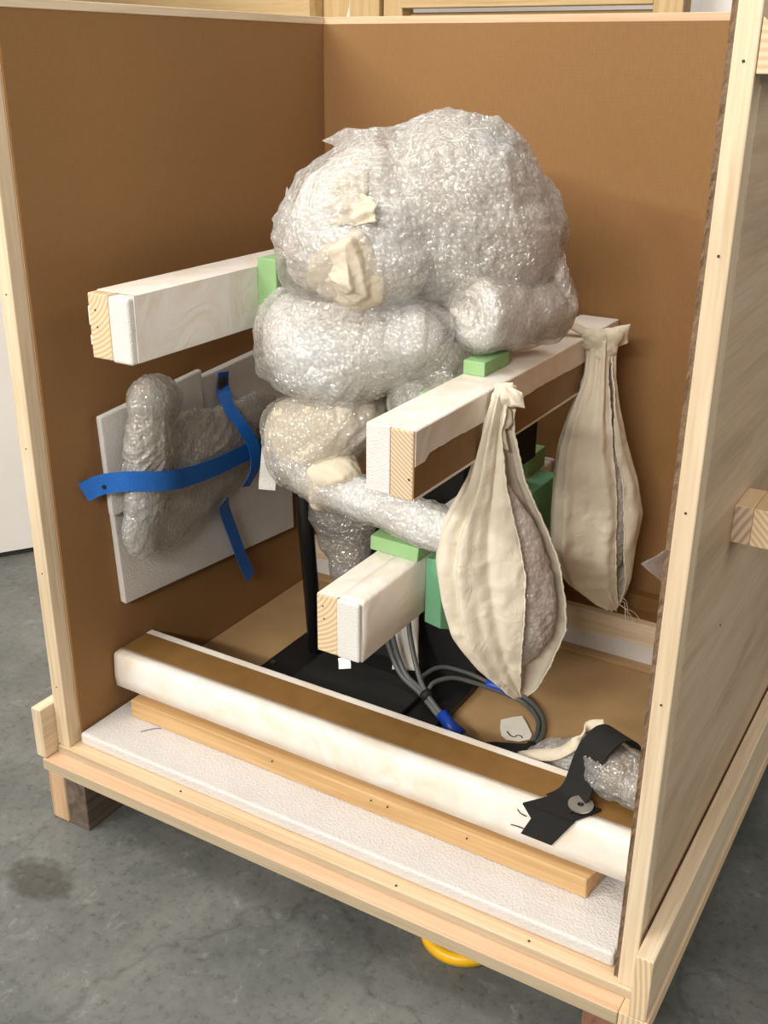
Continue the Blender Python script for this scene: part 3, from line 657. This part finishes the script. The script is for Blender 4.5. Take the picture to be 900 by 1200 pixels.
VP = [(0.0145, 0.3592, 0.4807), (0.016, 0.3554, 0.4559), (0.04, 0.3344, 0.4377), (0.063, 0.3367, 0.4095), (0.07, 0.3553, 0.372), (0.064, 0.365, 0.3307), (0.05, 0.3567, 0.2985)]
VP2 = [(0.05, 0.3, 0.2918), (0.036, 0.3196, 0.2643), (0.028, 0.3495, 0.2063), (0.025, 0.3705, 0.1586), (0.023, 0.3936, 0.115)]
s2 = thing('webbing_strap', 'curved blue webbing strap pinned by a washer with its tail hanging down', 'strap', (.03, .35, .12))
vp = catmull(VP, 6)
vp2 = catmull(VP2, 6)
obj('webbing', MB().ribbon(vp, (0.1, 1, .15), .022, .0016), blue, s2)
obj('tail', MB().ribbon(vp2, (0, 1, .3), .023, .0016), blue, s2)
obj('washer', MB().disc((.0150, .355, .464), (1, 0, 0), .011, .0015, 28, .003), oldsteel, s2, label='round dark steel washer')

# ------------------------------------------------------------------ muslin bags
def bag(name, label, axis0, prof, depth, parent_base, seed, content_label, slit_wrap, pleats):
    """prof rows: (axis point, half width left, seam offset, half width right, second edge offset or None)"""
    t = thing(name, label, 'bag', parent_base, 'muslin bags hanging from the right brace')
    z = [p[0][2] for p in prof]; nz = 110; Z = np.linspace(z[0], z[-1], nz)
    def ip(vals):
        xs = np.array(z)[::-1]; ys = np.array(vals)[::-1]
        r = np.interp(Z[::-1], xs, ys)[::-1]
        kk = np.array([1, 2, 3, 2, 1]) / 9.; rp = np.pad(r, 2, mode='edge'); s_ = np.convolve(rp, kk, 'valid'); s_[0] = r[0]; s_[-1] = r[-1]; return s_
    AX = ip([p[0][0] for p in prof]); AY = ip([p[0][1] for p in prof])
    HL = ip([p[1] for p in prof]); SE = ip([p[2] for p in prof]); HR = ip([p[3] for p in prof]); S2 = ip([p[4] if p[4] is not None else p[3] for p in prof])
    DP = ip(depth); cam_dir = -FH; nt_ = 150; rows = []
    for i in range(nz):
        def ang(u): return math.asin(max(-1, min(1, u / (HR[i] if u > 0 else HL[i]))))
        t1 = ang(SE[i]); t2 = -(2 * math.pi - ang(S2[i])) if slit_wrap else -1.5 * math.pi
        row = []
        for j in range(nt_):
            th = t1 + (t2 - t1) * j / (nt_ - 1); s_, c_ = math.sin(th), math.cos(th)
            pl = 0
            top = (1 - i / (nz - 1))
            for (ph, wd, am, tw) in pleats:
                d_ = (th - (ph + tw * (1 - top))); pl += am * math.exp(-(d_ / wd) ** 2) * (1 - .5 * abs(top - .5))
            pl += .0022 * top * math.sin(th * 9 + seed) + .003 * max(0, top - .55) * math.sin(th * 17)
            u = (HR[i] if s_ > 0 else HL[i]) * s_; wv = DP[i] * (abs(c_) ** .8) * (1 if c_ > 0 else -1)
            P = np.array((AX[i], AY[i], Z[i])) + RH * (u + pl * s_) + cam_dir * (wv + pl * c_)
            row.append(P)
        rows.append(row)
    P = np.array(rows).reshape(-1, 3); V = P.copy()
    h = .0020 * noise(P * 22, seed) + .0016 * ridge(P * 40, seed + 2) + .0006 * ridge(P * 95, seed + 3)
    fade = np.repeat(np.minimum(1, np.linspace(0, 1, nz) * 4 + .2), nt_)
    V = P + cam_dir * (h * fade)[:, None] * np.tile(np.sign(np.cos(np.linspace(0, -4.7, nt_))), nz)[:, None]
    fr = np.zeros((nz, nt_)); rg = np.random.RandomState(seed)
    fr[:, 0] = rg.uniform(-.0007, .0007, nz); fr[:, -1] = rg.uniform(-.0007, .0007, nz)
    V = V + RH * fr.reshape(-1)[:, None]
    mb = MB(); mb.grid([[tuple(V[i * nt_ + j]) for j in range(nt_)] for i in range(nz)])
    obj('cloth', mb, muslin, t, smooth=True, solid=.0012)
    # raw selvedges: rolled frayed rim along both open edges
    for jj, nm in ((0, 'frayed_edge'), (nt_ - 1, 'frayed_edge')):
        e = [tuple(V[i * nt_ + jj]) for i in range(6, nz)]
        obj(nm, MB().tube(e, [.0011 + .0006 * rg.rand() for _ in e], 6), thread, t, smooth=True)
    # content inside
    k0 = int(nz * .26); k1 = int(nz * .90)
    rows2 = []
    for i in range(k0, k1, 1):
        q = (i - k0) / (k1 - k0 - 1); sc = .90 * (1 - (abs(2 * q - 1)) ** 4) ** .5 + .02
        row = []
        for j in range(90):
            th = 2 * math.pi * j / 90; s_, c_ = math.sin(th), math.cos(th)
            u = (HR[i] if s_ > 0 else HL[i]) * s_ * sc * .97; wv = DP[i] * c_ * sc * .93
            row.append(np.array((AX[i], AY[i], Z[i])) + RH * u + cam_dir * wv)
        rows2.append(row)
    P = np.array(rows2).reshape(-1, 3); cen = np.repeat(np.array([r_.mean(0) for r_ in np.array(rows2)]), 90, axis=0)
    dv = P - cen; dv /= (np.linalg.norm(dv, axis=1)[:, None] + 1e-9)
    P = P + dv * (.002 * noise(P * 35, seed + 5) + .0020 * crumple(P, seed + 6, 34.) + .001 * noise(P * 180, seed + 7) - .003)[:, None]
    mb = MB(); nr = len(rows2); mb.grid([[tuple(P[i * 90 + j]) for j in range(90)] for i in range(nr)], closed=True)
    mb.f += [tuple(range(90)), tuple(range((nr - 1) * 90, nr * 90))]; mb.m += [0, 0]
    zb = float(P[:, 2].min()); cb = (float(AX[k1 - 1]), float(AY[k1 - 1]), zb)
    bt = single('bubble_wrapped_bundle', mb, packmid, content_label, 'bundle', cb, 'bundles inside the muslin bags', smooth=True)
    return t
b1 = bag('muslin_bag', 'nearer muslin bag, its side hanging open over bubble wrap', None, [
    ((.5565, .2105, .5735), .009, .006, .010, None), ((.5530, .2090, .5277), .017, .000, .014, None), ((.5530, .2090, .4625), .033, .008, .031, None),
    ((.5519, .2132, .3946), .066, .025, .063, None), ((.5557, .2154, .3479), .076, .031, .078, None), ((.5633, .2199, .2999), .077, .023, .080, None),
    ((.5712, .2246, .2505), .072, .014, .076, None), ((.5812, .2305, .1998), .046, .005, .048, None), ((.5890, .2350, .1640), .016, .000, .022, None), ((.5914, .2365, .1530), .004, .000, .008, None)],
    [.007, .014, .022, .036, .044, .046, .042, .028, .012, .003], (.565, .22, .155), 131, 'bubble-wrapped bundle showing through the open side of the nearer muslin bag', False,
    [(-.55, .13, .011, -.15), (-.80, .10, -.006, -.15), (-1.1, .2, .004, -.1), (-.22, .10, -.006, .05)])
b2 = bag('muslin_bag', 'farther muslin bag hanging near the back wall with a narrow slit', None, [
    ((.5560, .5330, .5700), .016, .010, .018, .016), ((.5570, .5330, .5141), .019, .012, .022, .018), ((.5570, .5330, .4631), .036, .020, .034, .024),
    ((.5560, .5360, .4107), .049, .025, .050, .030), ((.5616, .5430, .3570), .061, .026, .062, .037), ((.5679, .5467, .3018), .068, .022, .069, .036),
    ((.5676, .5465, .2450), .066, .028, .064, .042), ((.5763, .5517, .1868), .050, .026, .052, .042), ((.5960, .5630, .1500), .022, .012, .020, .015), ((.6040, .5690, .1370), .004, .001, .004, .002)],
    [.010, .014, .020, .028, .034, .037, .035, .026, .012, .003], (.57, .545, .14), 151, 'bubble-wrapped bundle glimpsed in the slit of the farther muslin bag', True,
    [(-.85, .13, .009, .1), (-1.10, .10, -.007, .1), (.1, .12, .005, .1)])
# knots and loose ends of the bags
lumpo('knot', b1, muslin, (.553, .211, .556), [((.553, .211, .556), (.011, .008, .022)), ((.556, .209, .543), (.010, .009, .016))], sub=5, amp=(.003, .007, .001), seed=171, f=60.)
obj('gathered_top', crumple_sheet([(.5468, .203, .5815), (.5690, .203, .5880), (.5730, .2045, .558), (.5505, .202, .556)], 22, 18, .0035, 172, (0, -.006, 0)), muslin, b1, smooth=True, solid=.0015)
obj('loose_corner', crumple_sheet([(0.561, 0.2, 0.5848), (0.5829, 0.2, 0.5781), (0.5861, 0.2, 0.5602), (0.5711, 0.2, 0.5598)], 18, 16, .003, 174, (.003, -.006, .004)), muslin, b1, smooth=True, solid=.0015)
obj('loose_corner', crumple_sheet([(.552, .210, .580), (.566, .222, .578), (.574, .228, .556), (.556, .212, .545)], 18, 18, .002, 173, (.004, -.006, .006)), muslin, b1, smooth=True, solid=.0015)
obj('loose_corner', crumple_sheet([(.553, .202, .535), (.561, .205, .530), (.567, .207, .502), (.556, .203, .505)], 12, 14, .0015, 175, (.002, -.003, 0)), muslin, b1, smooth=True, solid=.0015)
lumpo('knot', b2, muslin, (.556, .535, .556), [((.556, .535, .552), (.020, .013, .026)), ((.548, .53, .566), (.018, .015, .016)), ((.566, .545, .57), (.015, .012, .012)), ((.556, .537, .53), (.016, .012, .02))], sub=5, amp=(.004, .004, .0015), seed=177)
obj('tie', MB().ribbon(catmull([(.456, .50, .568), (.470, .515, .585), (.490, .525, .592), (.515, .530, .582), (.545, .530, .572)], 5), [(-.2, .9, .3)] * 21, [.020] * 5 + [.026] * 8 + [.020] * 8, .0016), muslin, b2, smooth=True, label='muslin strip tied over the brace')
obj('loose_corner', crumple_sheet([(.548, .535, .578), (.585, .57, .586), (.585, .565, .560), (.556, .540, .545)], 16, 18, .0035, 179, (.004, -.008, .004)), muslin, b2, smooth=True, solid=.0015)
th = MB(); rg = random.Random(9)
for k in range(8):
    p = Vector((.603, .567, .150 + rg.uniform(0, .02))); pts = [p]
    dr = Vector((rg.uniform(.2, 1), rg.uniform(-.2, .3), rg.uniform(-.9, .5)))
    for q in range(5):
        dr = (dr + Vector((rg.uniform(-.6, .6), rg.uniform(-.3, .3), rg.uniform(-.6, .5)))).normalized(); p = p + dr * .011; pts.append(p)
    th.tube(catmull(pts, 4), .0005, 5)
obj('loose_threads', th, thread, b2)

# ------------------------------------------------------------------ cables
cb = thing('cable_bundle', 'looped bundle of grey cables with blue tape on the crate floor', 'cable', (.47, .33, .0275))
paths = [
    [(.312, .345, .21), (.318, .338, .14), (.355, .322, .075), (.405, .305, .057), (.443, .286, .045), (.475, .272, .037), (.507, .264, .035), (.545, .258, .036)],
    [(.322, .352, .20), (.332, .340, .13), (.365, .324, .073), (.410, .306, .061), (.446, .289, .048), (.477, .275, .038), (.507, .268, .036), (.545, .262, .036)],
    [(.345, .365, .20), (.358, .350, .13), (.390, .322, .080), (.415, .304, .062), (.449, .288, .045), (.479, .271, .034), (.507, .262, .033), (.545, .256, .034)],
]
for p in paths: obj('cable', MB().tube(catmull(p, 8), .0042, 10), greycable, cb, smooth=True)
loops = [
    [(.398, .312, .060), (.392, .338, .068), (.405, .370, .070), (.440, .388, .062), (.475, .398, .05), (.505, .408, .042), (.540, .402, .037), (.572, .375, .034), (.588, .340, .034), (.592, .305, .036), (.585, .276, .038)],
    [(.415, .303, .060), (.413, .330, .066), (.430, .360, .064), (.458, .378, .055), (.480, .390, .046), (.508, .400, .037), (.538, .395, .033), (.566, .370, .033), (.580, .338, .033), (.585, .305, .035), (.580, .274, .036)],
]
for p in loops: obj('cable', MB().tube(catmull(p, 8), .0036, 10), greycable, cb, smooth=True)
obj('tape_band', MB().tube([(.450, .288, .0465), (.470, .276, .040), (.492, .268, .037)], .0095, 14), blue_tape, cb, smooth=True, label='blue tape band')
obj('tape_band', MB().tube([(.470, .392, .050), (.492, .402, .045), (.518, .403, .040)], .0085, 14), blue_tape, cb, smooth=True, label='blue tape band')
obj('cable_tie', MB().tube([(.412, .305, .061), (.420, .300, .058)], .0095, 14), blackmat, cb, smooth=True)
obj('cable_tie', MB().tube([(.588, .298, .036), (.589, .288, .037)], .008, 14), blackmat, cb, smooth=True)
obj('connector_sleeve', MB().tube([(.536, .258, .038), (.550, .256, .040), (.585, .262, .045), (.604, .268, .050)], [.008, .012, .013, .012], 16), blackfab, cb, smooth=True, label='black fabric sleeve')
tg = thing('paper_tag', 'small white paper tag with a black squiggle beside the cables', 'tag', (.55, .33, .028))
poly = [(.520, .342, .0305), (.532, .357, .0308), (.543, .367, .0310), (.557, .352, .0310), (.575, .330, .0312), (.577, .318, .0312), (.566, .305, .0308), (.548, .300, .0306), (.538, .306, .0305), (.528, .322, .0305)]
obj('card', MB().prism(poly, (0, 0, .0006)), paper, tg)
obj('written_mark', MB().ribbon(catmull([(.541, .318, .0320), (.550, .311, .0321), (.556, .311, .0321), (.558, .317, .0321), (.563, .318, .0321), (.567, .314, .0321)], 4), (.7, .7, 0), .0018, .0003), ink, tg, label='black handwritten squiggle')
ts = thing('tissue_scrap', 'torn white tissue scrap hanging behind the cables on the black plate', 'tissue', (.34, .36, .05))
obj('sheet', crumple_sheet([(.320, .385, .150), (.350, .395, .145), (.375, .350, .065), (.335, .338, .060)], 16, 16, .004, 191, (0, -.01, 0)), paper, ts, smooth=True, solid=.0012)

# ------------------------------------------------------------------ wrapped piece at the front right, black strap
hd = thing('wrapped_piece', 'small bubble-wrapped piece under the black strap at the front brace right end', 'wrapped piece', (.72, .17, .114))
hl = [((.758, .150, .147), (.042, .036, .032)), ((.735, .165, .150), (.035, .032, .030)), ((.785, .145, .142), (.032, .036, .028))]
lumpo('inner_layers', hd, make_film('wrapped_brown', 1.0, (.36, .29, .20)), (.755, .152, .147), hl, sub=5, amp=(.004, .003, .001), seed=201, scale=.8)
lumpo('outer_wrap', hd, film_thin, (.755, .152, .147), hl, sub=6, amp=(.004, .004, .0018), seed=202)
wr = [((.655, .222, .085), (.036, .026, .026)), ((.688, .205, .11), (.034, .028, .028)), ((.625, .235, .065), (.022, .018, .020))]
lumpo('wrist_layers', hd, packgrey, (.66, .215, .09), wr, sub=5, amp=(.003, .003, .001), seed=204, scale=.8)
lumpo('wrist_wrap', hd, film_thin, (.66, .215, .09), wr, sub=6, amp=(.004, .004, .0018), seed=203)
obj('muslin_strip', MB().ribbon(catmull([(.605, .205, .080), (.640, .192, .105), (.668, .184, .122), (.690, .188, .145), (.698, .205, .160), (.716, .210, .166)], 6), [(.3, .5, .8)] * 31, .016, .003), muslin2, hd, smooth=True, label='cream muslin strip')
sp = thing('webbing_strap', 'black fabric strap pinned by a steel washer at the front brace', 'strap', (.70, .11, .08))
pth = catmull([(.757, .205, .150), (.748, .186, .178), (.738, .165, .188), (.729, .143, .180), (.722, .135, .158), (.7175, .124, .128), (.713, .114, .1186), (.704, .098, .1168)], 6)
obj('webbing', MB().ribbon(pth, [(.85, -.5, .1)] * len(pth), [.046] * len(pth), .0018), blackfab, sp)
e0 = pth[-1]
mb = MB().prism([(.668, .0780, .1165), (.680, .0775, .1010), (.669, .0760, .0750), (.709, .0745, .0755), (.733, .0775, .1165)], (0, -.002, 0))
obj('cut_end', mb, blackfab, sp)
mb = MB().prism([(.668, .0765, .1150), (.730, .0765, .1150), (.752, .114, .1148), (.700, .118, .1148)], (0, 0, .0032)); obj('fold', mb, blackfab, sp)
obj('washer', MB().disc((.7300, .1035, .1218), (.0, -.05, 1), .0150, .0018, 30, .0042), steel, sp, label='round zinc washer')
th = MB().tube(catmull([(.674, .0755, .1010), (.667, .0745, .1035), (.663, .074, .1085)], 4), .0007, 5).tube(catmull([(.672, .0745, .083), (.664, .0735, .084), (.656, .0735, .083)], 4), .0007, 5)
obj('loose_threads', th, ink, sp)
zb = single('plastic_bag', crumple_sheet([(.8195, .02, .470), (.800, -.004, .498), (.8195, -.006, .515), (.8197, .05, .515)], 12, 12, .0015, 207), clear, 'corner of a clear plastic bag poking out beside the right stile', 'bag', (.815, .02, .47), smooth=True, solid=.0008)

# ------------------------------------------------------------------ under and behind the crate
yl = thing('yellow_lid', 'round yellow plastic disc on the concrete under the front edge of the crate', 'lid', (.602, .070, -Z0))
rows = [[(.602 + r_ * math.cos(2 * math.pi * k / 48), .070 + r_ * math.sin(2 * math.pi * k / 48), -Z0 + z_) for k in range(48)] for r_, z_ in ((.0005, 0), (.050, 0), (.056, .003), (.056, .011), (.053, .015), (.046, .0165), (.044, .0145), (.012, .0145), (.010, .018), (.0005, .018))]
obj('disc', MB().grid(rows, closed=True), yellow, yl, smooth=True)

rk = thing('wooden_rack', 'yellowish timber rack standing behind the crate', 'rack', (-.1, 1.4, -Z0))
for x0, x1, y0 in ((-.352, -.275, 1.30), (-.270, -.222, 1.31), (.335, .394, 1.30)):
    obj('post', MB().box((x0, y0, -Z0), (x1, y0 + .05, 1.5)), rackwood_z, rk, bevel=.002)
obj('rail', MB().box((-.222, 1.30, 1.031), (.335, 1.335, 1.14)), rackwood, rk, bevel=.002)
obj('rail', MB().box((-.222, 1.345, .90), (.335, 1.38, 1.024)), rackwood, rk, bevel=.002)
obj('side_panel', MB().box((-.44, 1.33, -Z0), (-.353, 1.35, 1.5)), rackwood_z, rk, bevel=.001)
obj('tape_strip', MB().ribbon([(-.362, 1.328, 1.06), (-.364, 1.328, 1.035), (-.372, 1.328, 1.012)], (1, 0, 0), .012, .001), paper, rk)
bx = single('plywood_box', MB().box((-1.6, 1.28, -Z0), (-.442, 1.7, 1.2)), rackwood, 'pale plywood box standing behind the left wall of the crate', 'box', (-1.0, 1.5, -Z0), bevel=.02)
bc = single('white_board', MB().box((.398, 1.40, -Z0), (.55, 1.43, 1.4)), whitewall, 'white board standing behind the right back corner of the crate', 'board', (.47, 1.41, -Z0), bevel=.002)
bk = single('black_cabinet', MB().box((.60, 1.0, -Z0), (1.2, 1.4, 1.5)), blackmat, 'tall black cabinet behind the right side of the crate', 'cabinet', (.9, 1.2, -Z0), bevel=.01)
